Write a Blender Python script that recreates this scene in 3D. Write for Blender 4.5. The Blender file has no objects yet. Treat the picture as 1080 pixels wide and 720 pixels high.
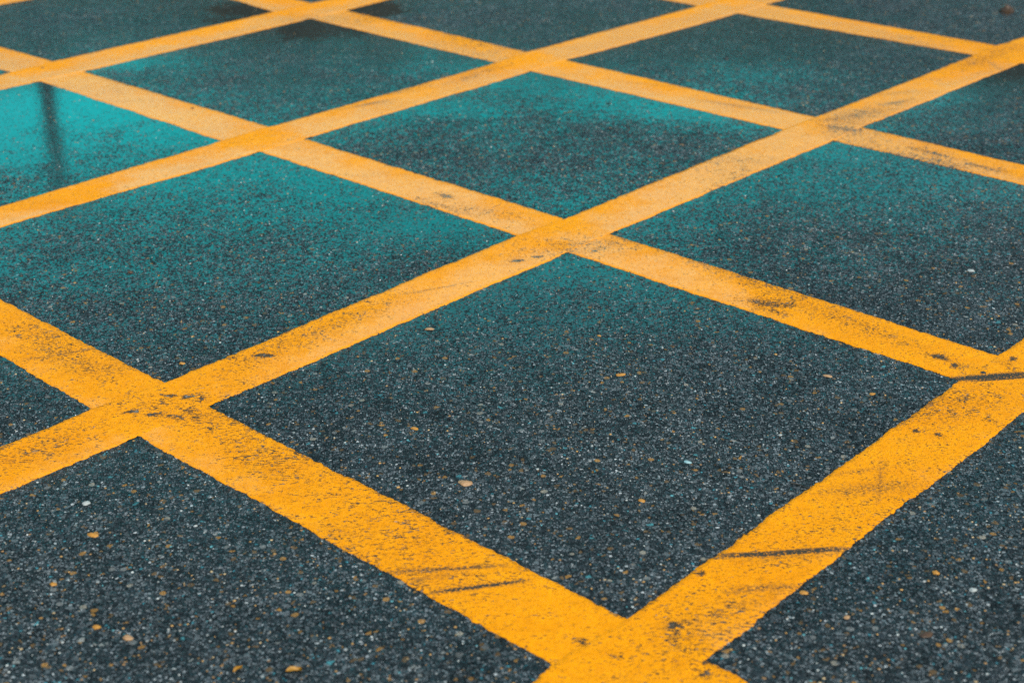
import bpy, bmesh, math, random
import numpy as np
from mathutils import Vector, noise

random.seed(7); rng = np.random.default_rng(11)
S = bpy.context.scene
COL = S.collection

# ------------------------------------------------------------------ camera calibration
F, PITCH, ROLL, ANG, H = 1566.15, 0.4408483, -0.0084336, -0.749596, 1.5
fw = np.array([0, math.cos(PITCH), -math.sin(PITCH)])
r0 = np.array([1.0, 0, 0]); u0 = np.cross(r0, fw)
rt = math.cos(ROLL) * r0 + math.sin(ROLL) * u0
up = -math.sin(ROLL) * r0 + math.cos(ROLL) * u0
def gp(x, y):
    """the point of the road plane measured at a place in the photograph (metres)"""
    d = fw * F + rt * (x - 540) - up * (y - 360)
    return d[:2] * (-H / d[2])
NA = np.array([math.cos(ANG), math.sin(ANG)]); NB = np.array([-math.sin(ANG), math.cos(ANG)])

cam = bpy.data.cameras.new('camera'); co = bpy.data.objects.new('camera', cam); COL.objects.link(co)
co.location = (0, 0, H)
from mathutils import Matrix
m = Matrix((rt.tolist(), up.tolist(), (-fw).tolist())).transposed()
co.rotation_euler = m.to_euler()
cam.sensor_width = 36; cam.lens = F / 1080 * 36; cam.clip_start = .05; cam.clip_end = 2000
cam.dof.use_dof = True; cam.dof.focus_distance = 3.3; cam.dof.aperture_fstop = 3.3
S.camera = co
S.view_settings.view_transform = 'Standard'; S.view_settings.look = 'None'
S.view_settings.exposure = 1.36; S.view_settings.gamma = 1

# ------------------------------------------------------------------ helpers
def tag(o, label=None, cat=None, group=None, kind=None):
    if label: o['label'] = label
    if cat: o['category'] = cat
    if group: o['group'] = group
    if kind: o['kind'] = kind
    return o

def mesh_obj(name, verts, faces, mat, parent=None, smooth=False):
    me = bpy.data.meshes.new(name)
    me.from_pydata([tuple(map(float, v)) for v in verts], [], [tuple(map(int, f)) for f in faces])
    me.update()
    if smooth:
        me.polygons.foreach_set('use_smooth', [True] * len(me.polygons))
    if mat: me.materials.append(mat)
    o = bpy.data.objects.new(name, me); COL.objects.link(o)
    if parent: o.parent = parent
    return o

def sstep(a, b, x):
    t = np.clip((x - a) / (b - a), 0, 1); return t * t * (3 - 2 * t)

# value noise, vectorised
_T = rng.random((256, 256))
def vnoise(x, y, sc):
    x = np.asarray(x) * sc + 37.3; y = np.asarray(y) * sc + 91.7
    xi = np.floor(x).astype(int); yi = np.floor(y).astype(int)
    fx = x - xi; fy = y - yi; fx = fx * fx * (3 - 2 * fx); fy = fy * fy * (3 - 2 * fy)
    g = lambda a, b: _T[a % 256, b % 256]
    return (g(xi, yi) * (1 - fx) * (1 - fy) + g(xi + 1, yi) * fx * (1 - fy)
            + g(xi, yi + 1) * (1 - fx) * fy + g(xi + 1, yi + 1) * fx * fy)
def fbm(x, y, sc, o=4):
    s = 0; a = .5
    for k in range(o):
        s = s + a * vnoise(np.asarray(x) + 3.1 * k, np.asarray(y) - 1.7 * k, sc * 2 ** k); a *= .5
    return s / (1 - .5 ** o)

# ------------------------------------------------------------------ the painted grid, measured edge by edge
PTS = dict(
 a0l=[(0,5),(30,0)], a1l=[(87.3,76),(41.7,86),(365,11.7),(328,20),(0,95),(410,0)], a1u=[(56,65),(12.7,76.7),(289,13.3)],
 a2l=[(321.7,146.7),(275,160),(596.7,63.3),(560,75),(808,5),(778,14),(0,240),(720,30)],
 a2u=[(285,134),(233.3,149),(555,55),(523,66.7),(738,6),(0,218)],
 a3l=[(642.7,246.7),(600,266),(908,134.3),(879.3,148.3),(1078,66.7),(220,428.7),(145,460),(0,522)],
 a3u=[(595,230.7),(545,248),(860,123.3),(826,136.7),(1051.7,48.3),(1028,58.3),(173,404),(99,431.7),(0,472),(1080,39.3)],
 a4l=[(745,696.7),(1021.7,480),(1080,433)], a4u=[(1052.7,375),(1011,401),(661,652),(582.7,701.7),(563,720)],
 b0l=[(738,6),(778,14),(1028,58.3),(1078,66.7)], b0u=[(808,5),(1051.7,48.3)],
 b1l=[(289,13.3),(328,20),(523,66.7),(560,75),(826,136.7),(879.3,148.3),(247,0),(1080,195.7)],
 b1u=[(365,11.7),(555,55),(596.7,63.3),(860,123.3),(908,134.3),(310,0),(1080,175)],
 b2l=[(12.7,76.7),(41.7,86),(233.3,149),(275,160),(545,248),(600,266),(1011,401),(0,72.7)],
 b2u=[(56,65),(87.3,76),(285,134),(321.7,146.7),(595,230.7),(642.7,246.7),(1052.7,375),(0,50)],
 b3l=[(99,431.7),(145,460),(582.7,701.7),(0,375)], b3u=[(173,404),(220,428.7),(661,652),(745,696.7),(0,315),(788,720)])
EDGE = {}
def fit_edge(k):
    X = np.array([gp(*p) for p in PTS[k]])
    A, B = (NA, NB) if k[0] == 'a' else (NB, NA)
    t = X @ A; s = X @ B; o = np.argsort(s); t = t[o]; s = s[o]
    sm = s.mean(); M = np.c_[np.ones_like(s), s - sm]
    c = np.linalg.solve(M.T @ M + np.diag([0, .02]), M.T @ t)
    if k == 'a0l': c = np.array([t.mean(), 0.0])
    EDGE[k] = (c, sm, s, (t - M @ c) * .8)
for k in PTS: fit_edge(k)
def edge_t(k, s):
    s = np.asarray(s, float)
    if k == 'a0u': return edge_t('a0l', s) - .165
    c, sm, ss, rr = EDGE[k]
    return c[0] + c[1] * (s - sm) + np.interp(s, ss, rr)

LINES = ['a0', 'a1', 'a2', 'a3', 'a4', 'b0', 'b1', 'b2', 'b3']

def ab(x, y):
    return x * NA[0] + y * NA[1], x * NB[0] + y * NB[1]

# ------------------------------------------------------------------ wear marks, read off the photograph, kept in road metres
def seg(x0, y0, x1, y1, w, s): return (*gp(x0, y0), *gp(x1, y1), w, s)
SCUFF = [seg(755,588,900,579,.009,.9), seg(400,604,535,597,.007,.75), seg(452,626,558,612,.005,1.0), seg(430,612,500,604,.012,.3),
         seg(752,586,896,577,.005,.9), seg(770,590,890,583,.014,.35), seg(765,624,845,618,.014,.55), seg(860,520,965,512,.025,.38), seg(740,640,830,632,.02,.25),
         seg(931,482,926,532,.006,.5), seg(25,380,135,362,.008,.5), seg(0,372,60,366,.015,.25), seg(1000,400,1085,394,.014,1.15),
         seg(1020,402,1090,397,.006,1.0), seg(880,500,940,492,.01,.35), seg(700,660,760,650,.02,.2),
         seg(660,625,667,655,.003,.25), seg(585,640,590,660,.003,.35), seg(926,112,962,105,.015,.5),
         seg(865,128,960,112,.014,.3), seg(900,105,985,92,.02,.2), seg(345,108,440,95,.02,.45), seg(350,118,420,104,.015,.4),
         seg(300,88,400,78,.015,.25), seg(420,312,500,297,.006,.5), seg(150,95,240,112,.02,.25), seg(90,82,180,97,.015,.25),
         seg(640,85,760,96,.02,.3), seg(735,105,830,120,.02,.4), seg(690,52,760,45,.02,.2), seg(250,262,330,245,.01,.15)]
WEAR = [seg(950,445,1060,410,.08,.38), seg(120,430,220,428,.08,.28), seg(240,390,430,310,.05,.35), seg(790,610,1000,470,.08,.22), seg(700,262,1000,378,.05,.38), seg(900,160,1080,188,.06,.35),
        seg(10,340,120,400,.06,.4), seg(200,440,330,520,.06,.3), seg(700,690,780,640,.08,.4), seg(470,215,560,235,.05,.28), seg(560,265,680,255,.08,.4), seg(870,130,960,105,.06,.3), seg(0,490,100,450,.06,.35), seg(350,100,450,90,.06,.5), seg(1000,75,1070,50,.05,.3),
        seg(782,316,838,322,.03,.75), seg(800,325,835,331,.02,.6), seg(983,376,998,380,.018,1.2), seg(1004,384,1010,386,.012,1.2),
        seg(1066,377,1072,382,.012,1.2), seg(632,377,642,377,.012,1.0), seg(960,424,990,428,.02,.5), seg(985,458,1000,462,.012,.9),
        seg(965,454,972,456,.012,1.0), seg(1036,440,1050,446,.02,.45), seg(173,417,183,418,.01,1.0), seg(192,418,202,420,.01,1.0),
        seg(210,420,215,424,.008,.9), seg(130,437,148,434,.012,1.0), seg(158,437,172,438,.012,1.1), seg(178,440,190,442,.012,.8),
        seg(270,376,286,374,.014,1.1), seg(240,378,246,376,.01,.8), seg(195,432,215,444,.02,.5), seg(540,275,552,273,.012,1.2),
        seg(562,271,572,270,.01,1.0), seg(621,264,628,266,.008,1.0), seg(385,318,392,317,.008,1.0), seg(430,208,500,228,.02,.5),
        seg(462,205,478,210,.02,.8), seg(900,165,925,172,.02,.4), seg(965,157,1000,166,.02,.45), seg(1015,172,1065,184,.02,.6),
        seg(870,132,900,138,.03,.5), seg(700,658,712,662,.014,.9), seg(640,692,648,690,.012,.7), seg(608,672,614,680,.01,.7),
        seg(880,422,900,426,.02,.4), seg(735,700,760,712,.03,.35), seg(985,375,1045,392,.03,.35), seg(690,250,770,275,.02,.3),
        seg(470,90,530,70,.03,.3), seg(840,315,900,335,.02,.25), seg(1055,380,1075,392,.02,.5), seg(738,610,746,606,.008,.9)]
DRYP = [seg(45,214,118,203,.05,1.0), seg(60,205,120,196,.03,.8)]
def segfield(L, x, y, jit=.006):
    out = np.zeros_like(x)
    jx = (fbm(x, y, 22, 3) - .5) * jit * 4; jy = (fbm(x + 50, y, 22, 3) - .5) * jit * 4
    X = x + jx; Y = y + jy
    for (x0, y0, x1, y1, w, s) in L:
        dx, dy = x1 - x0, y1 - y0; l2 = dx * dx + dy * dy
        t = np.clip(((X - x0) * dx + (Y - y0) * dy) / l2, 0, 1)
        d = np.hypot(X - x0 - t * dx, Y - y0 - t * dy)
        fade = 1 - .5 * np.abs(2 * t - 1) ** 3
        out = np.maximum(out, s * fade * np.exp(-(d / w) ** 2))
    return out

def rainzone(x, y):
    """the hollow in the road that stays wettest"""
    n = (fbm(x + 3, y + 8, .9, 3) - .5) * 1.1
    q = y + n - .35 * np.maximum(x - .3, 0)
    return sstep(2.75, 3.9, q) * (1 - .55 * sstep(5.6, 7.2, q)) * (1 - .6 * sstep(1.1, 2.0, x + n))
def wetfield(x, y):
    """how thick the film of rain water lies: it stands behind the far paint edges of each bay"""
    a, b = ab(x, y)
    la = np.stack([edge_t(k + 'l', b) for k in ('a0', 'a1', 'a2', 'a3', 'a4')])
    da = a - la; da = np.where(da < -.02, 9, np.abs(da)).min(0)          # distance below the nearest a line
    lb = np.stack([edge_t(k + 'l', a) for k in ('b0', 'b1', 'b2', 'b3')])
    db = lb - b; db = np.where(db < -.02, 9, np.abs(db)).min(0)
    n = fbm(x, y, 1.3, 4); n2 = fbm(x + 9, y + 4, 5.0, 3)
    d = np.minimum(da, db) + (n2 - .5) * .10
    dc = np.hypot(da, db)
    zone = rainzone(x, y)
    w = .68 * zone - .15 + .55 * np.exp(-(np.maximum(d, 0) / .16) ** 1.5) + .50 * np.exp(-(dc / .62) ** 2) + (n - .5) * .9 + (n2 - .5) * .75 + (fbm(x * .6, y * 1.5, 3.0, 4) - .5) * .6 + .14
    return w, d

POOLS = [  # standing water: place, radii in m (across, along y), strength
 ((90,115), (.75,.62), 1.0), ((20,140), (.5,.75), .85), ((180,135), (.4,.32), .85), ((60,105), (.5,.4), 1.05),
 ((450,62), (.38,.35), .55), ((500,70), (.2,.25), .4), ((130,66), (.28,.10), .9), ((400,45), (.28,.2), .35),
 ((337,26), (.36,.32), 1.6), ((268,12), (.28,.28), 1.6), ((380,8), (.22,.32), 1.6), ((225,6), (.25,.4), .6),
 ((1058,76), (.28,.2), 1.6), ((985,95), (.22,.16), .75),
 ((575,85), (.34,.22), .5), ((700,110), (.5,.20), .55), ((460,115), (.35,.12), .45), ((285,175), (.4,.22), .45),
 ((200,190), (.35,.1), .4), ((380,195), (.3,.14), .4), ((480,235), (.25,.12), .35), ((875,158), (.3,.16), .3),
 ((605,280), (.2,.12), .25), ((640,190), (.4,.3), .12)]
def poolfield(x, y):
    out = np.zeros_like(x); n = (fbm(x, y, 7, 4) - .5); n3 = fbm(x, y, 26, 2) - .5
    a, b = ab(x, y)
    def bay(a, b):
        k = 0 * a
        for i_, L in enumerate(('a0', 'a1', 'a2', 'a3', 'a4')): k = k + (a > edge_t(L + 'l', b) - .08)
        for i_, L in enumerate(('b0', 'b1', 'b2', 'b3')): k = k + 10 * (b > edge_t(L + 'l', a) + .08)
        return k
    here = bay(a, b)
    for (px, py), (rx, ry), s in POOLS:
        c = gp(px, py); r = np.hypot((x - c[0]) / rx, (y - c[1]) / ry) + n * 1.1 + n3 * .4
        mine = np.abs(here - bay(*[np.array(float(v)) for v in (c @ NA, c @ NB)])) < .5
        out = np.maximum(out, s * (1 - sstep(.35, 1.25, r)) * mine)
    return out

# ------------------------------------------------------------------ node helpers
class NT:
    def __init__(s, mat): s.t = mat.node_tree; s.n = s.t.nodes; s.l = s.t.links
    def put(s, sock, v):
        if isinstance(v, bpy.types.NodeSocket): s.l.new(v, sock)
        elif v is not None:
            if sock.type == 'RGBA' and len(v) == 3: v = (*v, 1)
            sock.default_value = v
    def math(s, op, a, b=None, c=None, clamp=False):
        n = s.n.new('ShaderNodeMath'); n.operation = op; n.use_clamp = clamp
        s.put(n.inputs[0], a); s.put(n.inputs[1], b); s.put(n.inputs[2], c); return n.outputs[0]
    def mix(s, f, a, b, mode='MIX'):
        n = s.n.new('ShaderNodeMix'); n.data_type = 'RGBA'; n.blend_type = mode
        s.put(n.inputs['Factor'], f); s.put(n.inputs[6], a); s.put(n.inputs[7], b); return n.outputs[2]
    def ramp(s, f, stops, interp='LINEAR'):
        n = s.n.new('ShaderNodeValToRGB'); n.color_ramp.interpolation = interp
        e = n.color_ramp.elements
        while len(e) < len(stops): e.new(.5)
        for q, (p, c) in zip(e, stops): q.position = p; q.color = (*c, 1) if len(c) == 3 else c
        s.put(n.inputs[0], f); return n.outputs[0]
    def noise(s, vec, scale, detail=2, rough=.5, dist=0):
        n = s.n.new('ShaderNodeTexNoise'); s.put(n.inputs['Vector'], vec)
        n.inputs['Scale'].default_value = scale; n.inputs['Detail'].default_value = detail
        n.inputs['Roughness'].default_value = rough; n.inputs['Distortion'].default_value = dist; return n
    def vor(s, vec, scale, feature='F1', rnd=1):
        n = s.n.new('ShaderNodeTexVoronoi'); n.feature = feature; s.put(n.inputs['Vector'], vec)
        n.inputs['Scale'].default_value = scale; n.inputs['Randomness'].default_value = rnd; return n
    def smooth(s, x, a, b, lo=0., hi=1.):
        n = s.n.new('ShaderNodeMapRange'); n.interpolation_type = 'SMOOTHSTEP'
        s.put(n.inputs[0], x); n.inputs[1].default_value = a; n.inputs[2].default_value = b
        n.inputs[3].default_value = lo; n.inputs[4].default_value = hi; return n.outputs[0]
    def sep(s, c):
        n = s.n.new('ShaderNodeSeparateColor'); s.put(n.inputs[0], c); return n.outputs

def asphalt_nodes(g, wet):
    """stone-in-bitumen look shared by the bare road and the worn spots of the paint.
    returns colour, height (metres), stone mask"""
    tc = g.n.new('ShaderNodeNewGeometry').outputs['Position']
    w = g.noise(tc, 90, 2); v = g.n.new('ShaderNodeVectorMath'); v.operation = 'MULTIPLY_ADD'
    g.l.new(w.outputs['Color'], v.inputs[0]); v.inputs[1].default_value = (.006, .006, 0); g.l.new(tc, v.inputs[2])
    p = v.outputs[0]
    # fine stones ~5 mm
    a = g.vor(p, 185); ae = g.vor(p, 185, 'DISTANCE_TO_EDGE')
    ca = g.sep(a.outputs['Color'])
    colA = g.ramp(ca[0], ((0, (.016,.019,.021)), (.30, (.024,.033,.036)), (.50, (.048,.054,.058)), (.66, (.092,.102,.110)),
                          (.86, (.13,.14,.145)), (.945, (.22,.23,.235)), (.965, (.17,.09,.03)), (.98, (.04,.15,.18)), (.991, (.36,.36,.355))), 'CONSTANT')
    edgeA = g.smooth(ae.outputs['Distance'], .02, .16)
    c = g.mix(edgeA, (.005,.008,.010), colA)
    # larger stones ~10 mm, only some of the cells hold one
    b = g.vor(p, 88); be = g.vor(p, 88, 'DISTANCE_TO_EDGE'); cb = g.sep(b.outputs['Color'])
    colB = g.ramp(cb[1], ((0, (.024,.030,.035)), (.35, (.055,.062,.066)), (.55, (.022,.028,.032)), (.72, (.12,.07,.032)), (.80, (.09,.10,.105)),
                          (.93, (.20,.195,.18)), (.955, (.25,.125,.035)), (.985, (.05,.18,.20))), 'CONSTANT')
    mB = g.math('MULTIPLY', g.math('GREATER_THAN', cb[0], .60), g.smooth(be.outputs['Distance'], .10, .20))
    c = g.mix(mB, c, colB)
    # rare big pale or ochre stones ~14 mm
    d = g.vor(p, 46); cd = g.sep(d.outputs['Color'])
    mD = g.math('MULTIPLY', g.math('GREATER_THAN', cd[0], .90), g.math('LESS_THAN', d.outputs['Distance'], .30))
    colD = g.ramp(cd[1], ((0, (.13,.13,.125)), (.3, (.24,.12,.035)), (.55, (.10,.06,.03)), (.7, (.22,.19,.15)), (.85, (.05,.06,.065))), 'CONSTANT')
    c = g.mix(mD, c, colD)
    # sand grain and slow variation
    fine = g.noise(tc, 700, 2, .6).outputs[0]
    c = g.mix(1, c, g.ramp(fine, ((.3, (.62,.62,.62)), (.7, (1.35,1.35,1.35)))), 'MULTIPLY')
    slow = g.noise(tc, 1.1, 5, .6).outputs[0]
    c = g.mix(1, c, g.ramp(slow, ((.3, (.78,.80,.82)), (.7, (1.22,1.20,1.18)))), 'MULTIPLY')
    mid = g.noise(tc, 9, 4, .65).outputs[0]
    c = g.mix(1, c, g.ramp(mid, ((.32, (.70,.72,.74)), (.68, (1.42,1.45,1.48)))), 'MULTIPLY')
    h = g.math('MULTIPLY', edgeA, g.math('MULTIPLY_ADD', ca[1], .0011, .0003))
    h = g.math('ADD', h, g.math('MULTIPLY', mB, g.math('MULTIPLY_ADD', cb[2], .0014, .0002)))
    h = g.math('ADD', h, g.math('MULTIPLY', mD, .0010))
    h = g.math('MULTIPLY_ADD', fine, .0006, h)
    h = g.math('MULTIPLY_ADD', g.noise(tc, 45, 3).outputs[0], .0016, h)
    g.spk = g.math('MULTIPLY', g.math('MULTIPLY_ADD', edgeA, .75, .25), g.math('MULTIPLY_ADD', g.smooth(ca[2], .12, .75), .8, .2)); g.cell = ca[2]; g.cell2 = cb[2]
    return c, h, fine, tc

def new_mat(name):
    m = bpy.data.materials.new(name); m.use_nodes = True
    g = NT(m); b = g.n['Principled BSDF']; return m, g, b

def attr(g, name):
    n = g.n.new('ShaderNodeAttribute'); n.attribute_name = name; return n

# ---- bare road
M_ROAD, g, bs = new_mat('wet_asphalt')
A = attr(g, 'water'); sp = g.sep(A.outputs['Color'])
c, h, fine, tc = asphalt_nodes(g, None)
grain = g.noise(tc, 130, 2).outputs[0]
damp = g.smooth(g.math('MULTIPLY_ADD', g.math('SUBTRACT', g.cell, .5), .55, g.math('MULTIPLY_ADD', g.math('SUBTRACT', grain, .5), .9, sp[0])), .05, .95)       # thin film
pool = g.smooth(g.math('MULTIPLY_ADD', g.math('SUBTRACT', g.cell, .5), .75, g.math('MULTIPLY_ADD', g.math('SUBTRACT', g.noise(tc, 26, 5, .75).outputs[0], .5), 1.5, g.math('MULTIPLY_ADD', g.math('SUBTRACT', g.noise(tc, 120, 3, .6).outputs[0], .5), 2.4, sp[1]))), .30, .72)  # standing water
c = g.mix(g.math('MULTIPLY', damp, .45), c, g.mix(1, c, (.5,.56,.6), 'MULTIPLY'))
c = g.mix(g.math('MULTIPLY', pool, .85), c, (.006,.014,.016))
rough = g.math('MULTIPLY_ADD', damp, -.42, .60)
rough = g.math('MULTIPLY_ADD', g.math('MULTIPLY', pool, g.math('SUBTRACT', rough, .035)), -1, rough)
bmp = g.n.new('ShaderNodeBump'); g.l.new(h, bmp.inputs['Height']); bmp.inputs['Distance'].default_value = 1.0
g.put(bmp.inputs['Strength'], g.math('MULTIPLY', g.math('MULTIPLY_ADD', damp, -.40, 1.15), g.math('MULTIPLY_ADD', pool, -.98, 1)))
rip = g.n.new('ShaderNodeBump'); rip.inputs['Distance'].default_value = 1.0; rip.inputs['Strength'].default_value = 1.0
g.put(rip.inputs['Height'], g.math('MULTIPLY', g.noise(tc, 38, 3, .6).outputs[0], .00018)); g.l.new(bmp.outputs[0], rip.inputs['Normal'])
g.l.new(c, bs.inputs['Base Color']); g.l.new(rough, bs.inputs['Roughness']); g.l.new(rip.outputs[0], bs.inputs['Normal'])
bs.inputs['IOR'].default_value = 1.45
g.put(bs.inputs['Specular IOR Level'], g.math('MULTIPLY', g.math('MULTIPLY_ADD', g.math('SUBTRACT', 1, g.spk), pool, g.spk), .5))

# ---- yellow paint
M_PAINT, g, bs = new_mat('yellow_road_paint')
A = attr(g, 'wear'); sp = g.sep(A.outputs['Color'])     # r worn, g rubber scuff, b wet
c, h, fine, tc = asphalt_nodes(g, None)
sl = g.noise(tc, 3.5, 4, .6).outputs[0]; md = g.noise(tc, 28, 4, .65).outputs[0]
fl = g.n.new('ShaderNodeMapping'); fl.inputs['Scale'].default_value = (.45, 1.3, 1); g.l.new(tc, fl.inputs[0])
pit = g.noise(fl.outputs[0], 260, 3, .65).outputs[0]
pc = g.mix(sl, (.78,.245,.0008), (.92,.345,.001))
pc = g.mix(1, pc, g.ramp(md, ((.3, (.86,.84,.8)), (.7, (1.08,1.1,1.1)))), 'MULTIPLY')
pc = g.mix(g.math('MULTIPLY', g.math('MULTIPLY', sp[1], 1.4, clamp=True), g.smooth(g.math('ADD', g.noise(tc, 190, 3, .7).outputs[0], g.math('MULTIPLY', sp[1], .24)), .50, .68), clamp=True), pc, (.045,.040,.032))
dirt = g.smooth(g.noise(tc, 14, 6, .72).outputs[0], .52, .80)
pc = g.mix(g.math('MULTIPLY', dirt, .30), pc, (.30,.13,.02))
# pits and chips through to the stones
thr = g.math('ADD', g.math('MULTIPLY', sp[0], .26), g.math('MULTIPLY', g.smooth(md, .42, .72), .10))
worn = g.smooth(g.math('ADD', pit, thr), .650, .71)
g2 = g.noise(tc, 120, 4, .7).outputs[0]
worn2 = g.smooth(g.math('ADD', g2, g.math('MULTIPLY', sp[0], .30)), .74, .80)
worn = g.math('MAXIMUM', worn, worn2)
col = g.mix(worn, pc, g.mix(.45, c, (.13,.075,.03)))
wet = g.smooth(g.math('MULTIPLY_ADD', g.math('SUBTRACT', md, .5), .8, sp[2]), .1, .9)
rough = g.math('MULTIPLY_ADD', wet, -.37, .50)
g.put(bs.inputs['Specular IOR Level'], g.math('MULTIPLY_ADD', wet, .33, .08))
rough = g.math('MULTIPLY_ADD', worn, .15, rough)
bmp = g.n.new('ShaderNodeBump'); bmp.inputs['Distance'].default_value = 1.0
hh = g.math('MULTIPLY_ADD', h, .6, g.math('MULTIPLY', worn, -.0010))
hh = g.math('MULTIPLY_ADD', pit, .0006, hh)
g.l.new(hh, bmp.inputs['Height']); g.put(bmp.inputs['Strength'], g.math('MULTIPLY_ADD', wet, -.62, .9))
g.l.new(col, bs.inputs['Base Color']); g.l.new(rough, bs.inputs['Roughness']); g.l.new(bmp.outputs[0], bs.inputs['Normal'])

# ------------------------------------------------------------------ road: one sheet to the horizon, fine where the camera looks
def axis(lo, hi, st, far):
    m_ = np.arange(lo, hi + st / 2, st); out = []; d = st
    x = hi; r = []
    while x < far: d *= 1.35; x += d; r.append(x)
    x = lo; d = st; l = []
    while x > -far: d *= 1.35; x -= d; l.append(x)
    return np.array(l[::-1] + list(m_) + r)
xs = axis(-3.4, 3.4, .016, 700); ys = axis(1.4, 8.4, .02, 700)
X, Y = np.meshgrid(xs, ys); nx, ny = len(xs), len(ys)
Xf, Yf = X.ravel(), Y.ravel()
near = np.exp(-np.maximum(0, np.hypot(Xf, Yf - 5) - 6) / 3)
Zf = (fbm(Xf, Yf, .8, 3) - .5) * .006 * near
me = bpy.data.meshes.new('road')
me.vertices.add(nx * ny); me.vertices.foreach_set('co', np.c_[Xf, Yf, Zf].ravel())
i, j = np.meshgrid(np.arange(nx - 1), np.arange(ny - 1)); q = (j * nx + i).ravel()
Q = np.c_[q, q + 1, q + nx + 1, q + nx]
me.loops.add(Q.size); me.loops.foreach_set('vertex_index', Q.ravel())
me.polygons.add(len(Q)); me.polygons.foreach_set('loop_start', np.arange(len(Q)) * 4)
me.polygons.foreach_set('use_smooth', np.ones(len(Q), bool)); me.update(calc_edges=True)
wv, _ = wetfield(Xf, Yf); pl = poolfield(Xf, Yf)
pl = np.maximum(pl, .50 * np.clip(wv, 0, 1.1) * sstep(2.4, 3.4, Yf) + .6 * np.minimum(pl, .3))
at = me.color_attributes.new('water', 'FLOAT_COLOR', 'POINT')
at.data.foreach_set('color', np.c_[np.clip(np.maximum(wv, pl), 0, 1), np.clip(pl, 0, 1.6), 0 * wv, 1 + 0 * wv].ravel())
me.materials.append(M_ROAD)
road = bpy.data.objects.new('road', me); COL.objects.link(road)
tag(road, 'wet dark asphalt road with speckled stones between the yellow lines', 'road', kind='structure')
def road_z(x, y):
    return (fbm(x, y, .8, 3) - .5) * .006 * np.exp(-np.maximum(0, np.hypot(x, y - 5) - 6) / 3)

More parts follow.
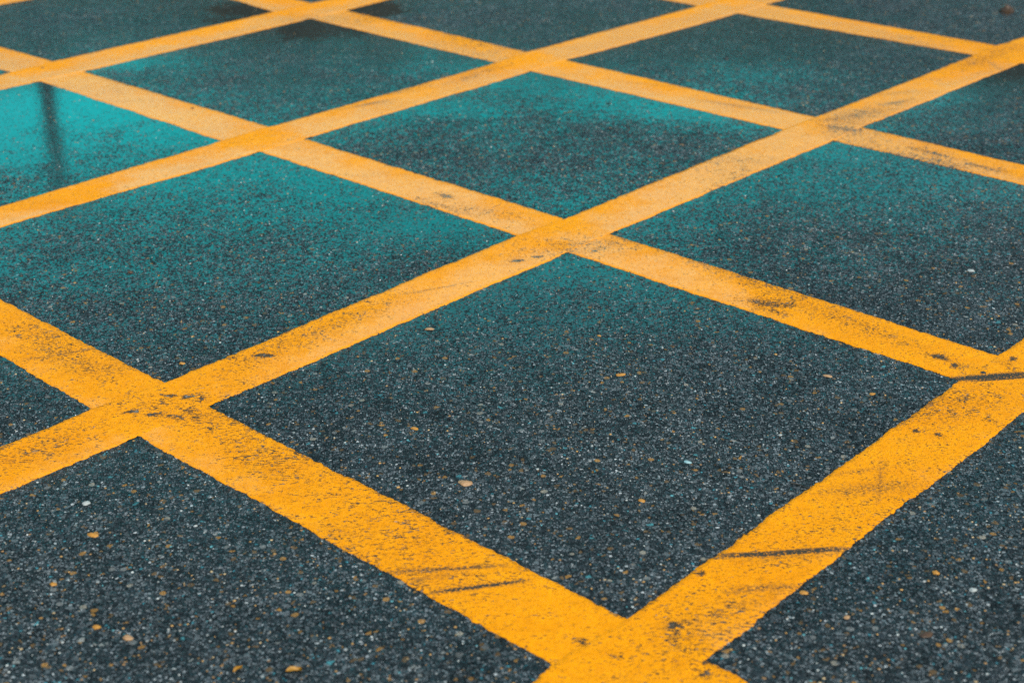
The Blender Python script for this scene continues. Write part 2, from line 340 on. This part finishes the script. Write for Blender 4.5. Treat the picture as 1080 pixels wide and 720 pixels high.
# ------------------------------------------------------------------ painted lines: each a thin slab with ragged edges
DESC = {
 'a0': 'corner tip of yellow line just entering the top left corner of the road grid',
 'a1': 'far yellow line rising from the left edge, bordering the puddle with the dark streak',
 'a2': 'long pale yellow line leaving the left edge with an ochre dry patch near it',
 'a3': 'long yellow line rising from lower left through the central crossing to top right',
 'a4': 'nearest wide yellow line at lower right with two black tyre scuffs across it',
 'b0': 'short far yellow line falling right near the small brown stone at top right',
 'b1': 'thin far yellow line falling right from the top, grey worn patches at its right end',
 'b2': 'long yellow line falling through the central crossing to the seam at right edge',
 'b3': 'nearest yellow line falling from the left edge to bottom centre with thin black scratches'}
for L in LINES:
    fam = L[0]
    s = np.arange(.55, 7.9, .0055) if fam == 'a' else np.arange(-7.6, -.35, .0055)
    if fam == 'a': A_, B_ = NA, NB
    else: A_, B_ = NB, NA
    tl, tu = edge_t(L + 'l', s), edge_t(L + 'u', s)
    if fam == 'a': t0, t1 = tu, tl
    else: t0, t1 = tl, tu
    k = float(LINES.index(L)) * 7.7
    jit = lambda kk: ((fbm(s, s * 0 + kk, 9, 2) - .5) * .008 + (fbm(s, s * 0 + kk + 3, 55, 2) - .5) * .007 + (fbm(s, s * 0 + kk + 6, 170, 1) - .5) * .004)
    t0 = t0 + jit(k); t1 = t1 + jit(k + 1.3)
    n = 30
    u = np.linspace(0, 1, n)
    Tm = t0[:, None] * (1 - u) + t1[:, None] * u
    Sm = np.repeat(s[:, None], n, 1)
    XX = Tm * A_[0] + Sm * B_[0]; YY = Tm * A_[1] + Sm * B_[1]
    thick = .0013
    ZZ = road_z(XX, YY) + thick
    if fam == 'a':    # laid over the other family: steps up where they cross
        bb = XX * NB[0] + YY * NB[1]; aa = XX * NA[0] + YY * NA[1]
        on = np.zeros_like(XX)
        for o in ('b0', 'b1', 'b2', 'b3'):
            lo, hi = edge_t(o + 'l', aa), edge_t(o + 'u', aa)
            on = np.maximum(on, sstep(-.05, -.004, bb - lo) * (1 - sstep(.004, .05, bb - hi)))
        ZZ = ZZ + on * .0007
    else: on = np.zeros_like(XX)
    ns = len(s)
    # rounded sides: outermost rows drop to the road
    for e_ in (0, -1): ZZ[:, e_] = road_z(XX[:, e_], YY[:, e_]) - .0015 + (.0026 * (on[:, e_] > .3) if fam == 'a' else 0)
    e = .0016
    XX[:, 1] = XX[:, 0] + A_[0] * e; YY[:, 1] = YY[:, 0] + A_[1] * e
    XX[:, -2] = XX[:, -1] - A_[0] * e; YY[:, -2] = YY[:, -1] - A_[1] * e
    me = bpy.data.meshes.new('yellow_line')
    me.vertices.add(ns * n); me.vertices.foreach_set('co', np.stack([XX, YY, ZZ], -1).ravel())
    i, j = np.meshgrid(np.arange(n - 1), np.arange(ns - 1)); q = (j * n + i).ravel()
    Q = np.c_[q, q + 1, q + n + 1, q + n]
    if fam == 'a': Q = Q
    else: Q = Q[:, ::-1]
    me.loops.add(Q.size); me.loops.foreach_set('vertex_index', Q.ravel())
    me.polygons.add(len(Q)); me.polygons.foreach_set('loop_start', np.arange(len(Q)) * 4)
    me.polygons.foreach_set('use_smooth', np.ones(len(Q), bool)); me.update(calc_edges=True)
    if me.polygons[5].normal.z < 0: me.flip_normals()
    xf, yf = XX.ravel(), YY.ravel()
    wr = .03 + segfield(WEAR, xf, yf, .010) + .55 * sstep(.55, .8, fbm(xf, yf, 2.2, 4)) * .5
    edge_d = np.minimum(u, 1 - u)[None, :] * .17 + 0 * XX
    wr = wr + .35 * np.exp(-(edge_d.ravel() / .006)) * (1 - (on.ravel() > .3))
    sc = segfield(SCUFF, xf, yf, .0012)
    # faint tyre drag across the road everywhere
    sc = sc + .16 * sstep(.52, .75, fbm(xf * .35, yf * 2.2 + xf * .2, 9, 4))
    nearside = (u if fam == 'a' else 1 - u)[None, :] + 0 * XX
    wt = -.12 + .95 * rainzone(xf, yf) + (nearside.ravel() - .5) * .75 + (fbm(xf, yf, 1.7, 4) - .5) * 1.2 + (fbm(xf, yf, 12, 3) - .5) * .8 - .9 * segfield(DRYP, xf, yf, .02) - .38 * on.ravel() * sstep(.35, .6, fbm(xf, yf, 6, 3) + .12)
    at = me.color_attributes.new('wear', 'FLOAT_COLOR', 'POINT')
    at.data.foreach_set('color', np.c_[np.clip(wr, 0, 2), np.clip(sc, 0, 1.5), np.clip(wt, 0, 1), 1 + 0 * wr].ravel())
    me.materials.append(M_PAINT)
    o = bpy.data.objects.new('yellow_line', me); COL.objects.link(o)
    tag(o, DESC[L], 'road marking', 'yellow box junction lines painted across the road')

# ------------------------------------------------------------------ stones
def stone_mat(name, c1, c2, rough=.55):
    m_, g, b = new_mat(name)
    tc = g.n.new('ShaderNodeTexCoord').outputs['Object']
    n = g.noise(tc, 160, 4, .7).outputs[0]
    g.l.new(g.mix(g.smooth(n, .3, .7), c1, c2), b.inputs['Base Color']); b.inputs['Roughness'].default_value = rough
    bp = g.n.new('ShaderNodeBump'); bp.inputs['Distance'].default_value = .0008; bp.inputs['Strength'].default_value = .6
    g.l.new(n, bp.inputs['Height']); g.l.new(bp.outputs[0], b.inputs['Normal']); return m_
SM = dict(ochre=stone_mat('ochre_stone', (.32,.13,.012), (.50,.22,.03), .45), tan=stone_mat('tan_stone', (.30,.15,.06), (.42,.24,.12)),
          pale=stone_mat('pale_stone', (.26,.27,.26), (.42,.42,.40)), dark=stone_mat('dark_stone', (.008,.008,.009), (.03,.026,.022), .4),
          brown=stone_mat('brown_stone', (.035,.015,.006), (.09,.04,.014), .4), bluish=stone_mat('bluish_stone', (.16,.30,.33), (.30,.44,.46)))
M_LEAF = stone_mat('yellow_leaf', (.28,.12,.006), (.42,.20,.012), .5)
M_TWIG = stone_mat('dark_twig', (.012,.010,.008), (.04,.03,.02), .6)

def stone(px, py, wpx, asp, flat, mat, label, cat='stone', name='pebble', group='small stones lying on the road'):
    """irregular pebble; wpx its width in the photo, measured at its own distance"""
    x, y = gp(px, py); dep = math.sqrt(x * x + y * y + H * H)
    r = wpx / F * dep / 2 * .88
    bm = bmesh.new(); bmesh.ops.create_icosphere(bm, subdivisions=3, radius=1)
    sd = Vector((px * .37, py * .21, 3))
    for v in bm.verts:
        d = 1 + .42 * noise.noise(v.co * 1.1 + sd) + .16 * noise.noise(v.co * 2.7 + sd)
        v.co = Vector((v.co.x * r * d, v.co.y * r * asp * d, v.co.z * r * flat * .6 * d))
    me = bpy.data.meshes.new(name); bm.to_mesh(me); bm.free(); me.materials.append(mat)
    me.polygons.foreach_set('use_smooth', [True] * len(me.polygons))
    o = bpy.data.objects.new(name, me); COL.objects.link(o)
    on_paint = 0
    a, b = ab(np.array(x), np.array(y))
    for L in LINES:
        t, s = (a, b) if L[0] == 'a' else (b, a)
        lo, hi = sorted((float(edge_t(L + 'l', s)), float(edge_t(L + 'u', s))))
        if lo - .005 < t < hi + .005: on_paint = .0012
    o.location = (x, y, float(road_z(x, y)) + on_paint + r * flat * .12)
    o.rotation_euler = (0, 0, random.uniform(-.5, .5))
    tag(o, label, cat, group); return o
stone(1061, 13, 15, .9, 1.5, SM['brown'], 'largest brown stone, lying alone near the top right corner')
stone(491, 510, 17, .8, .45, SM['tan'], 'flat peach stone in the middle of the large central bay')
stone(655, 395, 12, .6, .3, SM['ochre'], 'flat ochre stone right of centre in the central bay')
stone(137, 287, 7, .9, .7, SM['brown'], 'small brown stone in the left bay under the pale line')
stone(81, 278, 5, .9, .7, SM['dark'], 'tiny black stone in the left bay, left of the brown one')
stone(192, 383, 7, .9, .6, SM['ochre'], 'ochre stone just above the lower left crossing')
stone(437, 452, 10, .7, .4, SM['ochre'], 'ochre stone in the central bay, left of the flat peach one')
stone(453, 347, 11, .6, .4, SM['tan'], 'tan stone in upper left part of the central bay')
stone(632, 354, 5, .8, .6, SM['ochre'], 'small ochre stone below the central crossing')
stone(1024, 286, 8, .8, .6, SM['pale'], 'pale white stone in the right hand bay')
stone(91, 531, 9, .9, .7, SM['pale'], 'white stone in the bottom left bay near its top corner')
stone(98, 564, 13, .6, .4, SM['ochre'], 'ochre flat stone below the white stone at bottom left')
stone(135, 673, 12, .8, .6, SM['tan'], 'pale tan stone low in the bottom left bay')
stone(102, 661, 9, .9, .7, SM['ochre'], 'bright ochre stone left of centre in the bottom left bay')
stone(56, 616, 8, .8, .6, SM['ochre'], 'ochre stone nearest the left edge of the bottom left bay')
stone(987, 604, 8, .9, .8, SM['ochre'], 'ochre stone in the bottom right bay beside the nearest line')
stone(1026, 622, 9, .8, .6, SM['pale'], 'pale stone in the bottom right bay, right of the ochre one')
stone(893, 651, 8, .8, .6, SM['tan'], 'peach stone below the nearest line at bottom right')
stone(976, 669, 16, .7, .35, SM['brown'], 'flat brown stone at the bottom right')
stone(848, 625, 10, .7, .5, SM['ochre'], 'ochre chip touching the lower edge of the nearest line')
stone(823, 458, 5, .8, .6, SM['pale'], 'small pale stone in the right part of the central bay')
stone(873, 396, 12, .5, .3, SM['tan'], 'thin tan stone in the central bay near its right corner')
stone(920, 415, 8, .7, .4, SM['ochre'], 'ochre stone beside the inner edge of the nearest line')
stone(725, 487, 9, .8, .5, SM['bluish'], 'greenish grey stone in the lower part of the central bay')
stone(677, 528, 8, .8, .5, SM['ochre'], 'ochre stone low in the central bay above the lower crossing')
stone(766, 62, 6, .8, .6, SM['dark'], 'black stone in the far bay at top right of centre')
stone(283, 53, 5, .8, .6, SM['dark'], 'black stone in the far bay left of centre')
stone(129, 16, 5, .8, .6, SM['dark'], 'black stone right of two in the top left bay')
stone(80, 16, 4, .8, .6, SM['dark'], 'black stone left of two in the top left bay')
stone(203, 115, 4, .8, .6, SM['dark'], 'black speck of stone on the line at upper left')
stone(1037, 393, 7, .8, .6, SM['dark'], 'black stone stuck in the seam at the right hand crossing')
stone(45, 72, 4, .8, .7, SM['dark'], 'dark stone on the upper left crossing of two lines')
stone(907, 137, 4, .8, .7, SM['dark'], 'dark speck on the upper right crossing of two lines')

# little yellow leaf, curled, near the bottom edge
def leaf(px, py, L_, Wd, rot, label):
    x, y = gp(px, py); V = []; Fc = []; nu, nv = 14, 7
    for layer in (0, 1):
        for i_ in range(nu):
            u_ = i_ / (nu - 1); w_ = Wd * math.sin(math.pi * min(1, u_ * 1.02) ** .8) ** .8 + .0004
            for j_ in range(nv):
                v_ = j_ / (nv - 1) * 2 - 1
                V.append(((u_ - .5) * L_, v_ * w_ / 2, .0012 + .0035 * v_ * v_ * (.5 + u_) + .002 * math.sin(u_ * 5) - layer * .0004 + .0012 * noise.noise(Vector((u_ * 5, v_ * 2, px)))))
    N = nu * nv
    for i_ in range(nu - 1):
        for j_ in range(nv - 1):
            a_ = i_ * nv + j_; Fc.append((a_, a_ + nv, a_ + nv + 1, a_ + 1)); Fc.append((N + a_, N + a_ + 1, N + a_ + nv + 1, N + a_ + nv))
    rim = [i_ * nv for i_ in range(nu)] + [(nu - 1) * nv + j_ for j_ in range(1, nv)] + [i_ * nv + nv - 1 for i_ in range(nu - 2, -1, -1)] + [j_ for j_ in range(nv - 2, 0, -1)]
    for a_, b_ in zip(rim, rim[1:] + rim[:1]): Fc.append((a_, b_, N + b_, N + a_))
    o = mesh_obj('fallen_leaf', V, Fc, M_LEAF, smooth=True); o.location = (x, y, float(road_z(x, y)) + .001)
    o.rotation_euler = (0, 0, rot); tag(o, label, 'leaf', 'tiny fallen leaves on the road')
leaf(310, 708, .026, .012, .25, 'yellow curled leaf scrap at the bottom edge, left of centre')
leaf(251, 707, .020, .007, .9, 'small folded yellow leaf scrap left of the larger one at the bottom')

def twig(p, q, r, label):
    a_ = np.array([*gp(*p)]); b_ = np.array([*gp(*q)]); V = []; Fc = []; n = 12; k = 8
    d = (b_ - a_) / np.linalg.norm(b_ - a_); pr = np.array([-d[1], d[0]]); o0 = a_.copy()
    for i_ in range(n):
        t = i_ / (n - 1); c_ = (b_ - a_) * t + pr * (.003 * math.sin(t * 5) ); rr = r * (1 - .5 * t) * (.85 + .3 * random.random())
        if i_ in (0, n - 1): rr *= .3
        for j_ in range(k):
            th = j_ / k * 2 * math.pi
            V.append((c_[0] + pr[0] * rr * math.cos(th), c_[1] + pr[1] * rr * math.cos(th), rr * math.sin(th) + r))
    for i_ in range(n - 1):
        for j_ in range(k): Fc.append((i_ * k + j_, i_ * k + (j_ + 1) % k, (i_ + 1) * k + (j_ + 1) % k, (i_ + 1) * k + j_))
    Fc.append(tuple(range(k - 1, -1, -1))); Fc.append(tuple(range((n - 1) * k, n * k)))
    o = mesh_obj('twig', V, Fc, M_TWIG, smooth=True); o.location = (o0[0], o0[1], float(road_z(*o0)) + .0008)
    tag(o, label, 'twig')
twig((832, 510), (856, 515), .0016, 'short black twig at the upper edge of the nearest line')
twig((458, 366), (474, 367), .0012, 'thin dark twig in the upper left of the central bay')

# loose grit: thousands of small stones half sunk in the surface, one object
def grit(n, seed):
    R = np.random.default_rng(seed)
    ico = bmesh.new(); bmesh.ops.create_icosphere(ico, subdivisions=1, radius=1)
    bv = np.array([v.co[:] for v in ico.verts]); bf = np.array([[v.index for v in f.verts] for f in ico.faces]); ico.free()
    P = []; 
    yy = 1.7 + (8.0 - 1.7) * R.random(n) ** 1.5; xx = (R.random(n) * 2 - 1) * (.42 * yy + .35)
    a, b = ab(xx, yy); keep = np.ones(n, bool)
    for L in LINES:
        t, s = (a, b) if L[0] == 'a' else (b, a)
        e0, e1 = edge_t(L + 'l', s), edge_t(L + 'u', s); lo = np.minimum(e0, e1); hi = np.maximum(e0, e1)
        keep &= ~((t > lo - .006) & (t < hi + .006))
    xx, yy = xx[keep], yy[keep]; n = len(xx)
    r = .0014 + .0022 * R.random(n) ** 2.2 + .0016 * (R.random(n) > .985)
    th = R.random(n) * 6.28; ax = .7 + .5 * R.random(n); az = .35 + .35 * R.random(n)
    d = 1 + .30 * (R.random((n, len(bv))) - .5)
    vx = bv[None, :, 0] * r[:, None] * d * ax[:, None]; vy = bv[None, :, 1] * r[:, None] * d; vz = bv[None, :, 2] * (r * az)[:, None] * d
    x = xx[:, None] + vx * np.cos(th)[:, None] - vy * np.sin(th)[:, None]; y = yy[:, None] + vx * np.sin(th)[:, None] + vy * np.cos(th)[:, None]
    z = road_z(xx, yy)[:, None] + vz + (r * az * -.15)[:, None]
    me = bpy.data.meshes.new('loose_grit'); V = np.stack([x, y, z], -1).reshape(-1, 3)
    Fa = (bf[None] + (np.arange(n) * len(bv))[:, None, None]).reshape(-1, 3)
    me.vertices.add(len(V)); me.vertices.foreach_set('co', V.ravel())
    me.loops.add(Fa.size); me.loops.foreach_set('vertex_index', Fa.ravel())
    me.polygons.add(len(Fa)); me.polygons.foreach_set('loop_start', np.arange(len(Fa)) * 3); me.update(calc_edges=True)
    pal = np.array([(.045,.052,.057), (.09,.10,.105), (.20,.21,.21), (.42,.42,.40), (.40,.21,.06), (.22,.11,.035), (.46,.31,.16), (.07,.24,.27), (.02,.022,.024)])
    pr = np.array([.25, .22, .14, .07, .07, .10, .03, .03, .10])
    ci = R.choice(len(pal), n, p=pr / pr.sum()); c_ = pal[ci] * (.7 + .6 * R.random((n, 1)))
    c_ = np.c_[c_, np.ones(n)]
    at = me.color_attributes.new('stone_colour', 'FLOAT_COLOR', 'POINT')
    at.data.foreach_set('color', np.repeat(c_, len(bv), 0).ravel())
    m_, g, b_ = new_mat('grit_stone'); A = attr(g, 'stone_colour')
    tcn = g.n.new('ShaderNodeNewGeometry').outputs['Position']
    nn = g.noise(tcn, 500, 2, .6).outputs[0]
    g.l.new(g.mix(1, A.outputs['Color'], g.ramp(nn, ((.3, (.7,.7,.7)), (.7, (1.25,1.25,1.25)))), 'MULTIPLY'), b_.inputs['Base Color'])
    b_.inputs['Roughness'].default_value = .42
    me.materials.append(m_)
    o = bpy.data.objects.new('loose_grit', me); COL.objects.link(o)
    tag(o, 'tiny grey, white and ochre grit scattered over the wet asphalt', 'grit', kind='stuff')
grit(34000, 5)

# ------------------------------------------------------------------ what the wet road mirrors: a lamp post, and an unseen dark skyline added for its reflection
def lamp_post():
    m_, g, b_ = new_mat('dark_lamp_metal'); tcn = g.n.new('ShaderNodeTexCoord').outputs['Object']
    n = g.noise(tcn, 6, 4).outputs[0]; g.l.new(g.mix(n, (.012,.013,.014), (.03,.03,.03)), b_.inputs['Base Color']); b_.inputs['Roughness'].default_value = .6
    mg, g, b2 = new_mat('lamp_glass'); b2.inputs['Base Color'].default_value = (.35,.36,.36,1); b2.inputs['Roughness'].default_value = .3
    px = gp(55, 150); d = px / np.linalg.norm(px) * 24.0
    root = bpy.data.objects.new('lamp_post', None); COL.objects.link(root); root.location = (d[0], d[1], 0)
    tag(root, 'dark lamp post seen only as the black streak mirrored in the upper left puddle', 'lamp post')
    def lathe(name, prof, k=20, mat=m_, off=(0, 0)):
        V = []; Fc = []
        for (r, z) in prof:
            for j_ in range(k): V.append((off[0] + r * math.cos(j_ / k * 6.28318), off[1] + r * math.sin(j_ / k * 6.28318), z))
        for i_ in range(len(prof) - 1):
            for j_ in range(k): Fc.append((i_ * k + j_, i_ * k + (j_ + 1) % k, (i_ + 1) * k + (j_ + 1) % k, (i_ + 1) * k + j_))
        Fc.append(tuple(range(k - 1, -1, -1))); Fc.append(tuple(range((len(prof) - 1) * k, len(prof) * k)))
        return mesh_obj(name, V, Fc, mat, root, True)
    lathe('pole', [(.22,0), (.22,.06), (.19,.10), (.18,.9), (.16,1.0), (.145,1.1), (.11,7.0), (.05,7.03)])
    lathe('base_plate', [(.24,.002), (.24,.03), (.20,.04)])
    # arm
    V = []; Fc = []; k = 10; n = 10
    for i_ in range(n):
        t = i_ / (n - 1); y_ = .02 + 1.3 * t; z_ = 6.9 + .35 * math.sin(t * 1.5)
        for j_ in range(k):
            th = j_ / k * 6.28318; V.append((.03 * math.cos(th), y_, z_ + .03 * math.sin(th)))
    for i_ in range(n - 1):
        for j_ in range(k): Fc.append((i_ * k + j_, i_ * k + (j_ + 1) % k, (i_ + 1) * k + (j_ + 1) % k, (i_ + 1) * k + j_))
    mesh_obj('arm', V, Fc, m_, root, True)
    bm = bmesh.new(); bmesh.ops.create_cube(bm, size=1)
    for v in bm.verts:
        v.co = Vector((v.co.x * (.26 if v.co.z < 0 else .14), v.co.y * .6 + 1.5, v.co.z * .12 + 7.25))
    bmesh.ops.bevel(bm, geom=bm.edges[:], offset=.02, segments=2, affect='EDGES')
    me = bpy.data.meshes.new('lamp_head'); bm.to_mesh(me); bm.free(); me.materials.append(m_)
    hd = bpy.data.objects.new('lamp_head', me); COL.objects.link(hd); hd.parent = root
lamp_post()

m_, g, b_ = new_mat('dark_skyline'); tcn = g.n.new('ShaderNodeNewGeometry').outputs['Position']
n = g.noise(tcn, .5, 6, .7).outputs[0]
g.l.new(g.mix(g.smooth(n, .3, .7), (.012,.014,.008), (.06,.045,.02)), b_.inputs['Base Color']); b_.inputs['Roughness'].default_value = .9
V = []; Fc = []; na_, nr = 260, 9
for i_ in range(na_):
    az = math.radians(-75 + 150 * i_ / (na_ - 1))     # from ahead
    top = 13.9 + 1.0 * math.exp(-((math.degrees(az) - 21) / 4) ** 2) - .9 * max(0, min(1, (-math.degrees(az) - 9) / 5)) + .4 * noise.noise(Vector((az * 9, 0, 0))) + .5 * noise.noise(Vector((az * 40, 3, 0))) + .25 * noise.noise(Vector((az * 140, 3, 0)))
    for j_ in range(nr):
        t = j_ / (nr - 1); R_ = 60 + 60 * t
        z_ = (math.tan(math.radians(top)) * 95) * math.sin(min(1, t * 1.6) * math.pi / 2) ** .8 * (1 if t < .7 else 1 - (t - .7) * 1.0) + .5 * noise.noise(Vector((az * 90, t * 9, 5)))
        V.append((R_ * math.sin(az), R_ * math.cos(az), z_ if j_ else -.5))
for i_ in range(na_ - 1):
    for j_ in range(nr - 1):
        a_ = i_ * nr + j_; Fc.append((a_, a_ + nr, a_ + nr + 1, a_ + 1))
o = mesh_obj('reflection_skyline', V, Fc, m_, smooth=True); tag(o, kind='structure')  # unseen; added and shaped to give dark reflections in the far pools

# ------------------------------------------------------------------ light: overcast, a bright break in the cloud low ahead
SUN_EL, SUN_AZ = math.radians(24), math.radians(-8)       # azimuth from straight ahead (+Y), positive to the right
W = bpy.data.worlds.new('World'); S.world = W; W.use_nodes = True
wn = W.node_tree; g = NT(W); bg = wn.nodes['Background']
sky = wn.nodes.new('ShaderNodeTexSky'); sky.sky_type = 'NISHITA'; sky.sun_disc = False
sky.sun_elevation = SUN_EL; sky.sun_rotation = SUN_AZ; sky.air_density = 1.2; sky.dust_density = 2; sky.ozone_density = 2
tc = wn.nodes.new('ShaderNodeTexCoord').outputs['Generated']
sx = wn.nodes.new('ShaderNodeSeparateXYZ'); wn.links.new(tc, sx.inputs[0])
el = g.math('ARCSINE', sx.outputs[2])
cl = g.noise(tc, 3.0, 5, .55).outputs[0]
elj = g.math('ADD', el, g.math('MULTIPLY', g.math('SUBTRACT', cl, .5), .08))
band = g.math('MULTIPLY', g.smooth(elj, math.radians(8), math.radians(14)), g.smooth(elj, math.radians(19), math.radians(31), 1, 0))
az = g.math('ARCTAN2', sx.outputs[0], sx.outputs[1])
azf = g.smooth(g.math('ABSOLUTE', g.math('ADD', az, .08)), .15, .75, 1, .12)
band = g.math('MULTIPLY', band, azf)
skyc = g.mix(1, sky.outputs[0], (.55, .98, 1.05), 'MULTIPLY')
grey = g.mix(.65, skyc, (1.55, 2.3, 2.75))
brk = g.mix(1, (.1, 7.1, 7.3), g.ramp(cl, ((.3, (.75,.75,.75)), (.7, (1.2,1.2,1.2)))), 'MULTIPLY')
wn.links.new(g.mix(band, grey, brk), bg.inputs['Color']); bg.inputs['Strength'].default_value = .09

sl_ = bpy.data.lights.new('sun', 'SUN'); sl_.energy = 1.5; sl_.angle = math.radians(40); sl_.color = (1.0, .88, .74)
so = bpy.data.objects.new('sun', sl_); COL.objects.link(so)
d = Vector((math.sin(math.radians(150)) * math.cos(math.radians(55)), math.cos(math.radians(150)) * math.cos(math.radians(55)), math.sin(math.radians(55))))
so.rotation_euler = d.to_track_quat('Z', 'Y').to_euler()
sky.sun_elevation = math.radians(55); sky.sun_rotation = math.radians(150)
S.cycles.max_bounces = 5
S.cycles.use_denoising = False
S.cycles.pixel_filter_type = 'BLACKMAN_HARRIS'; S.cycles.filter_width = 1.25
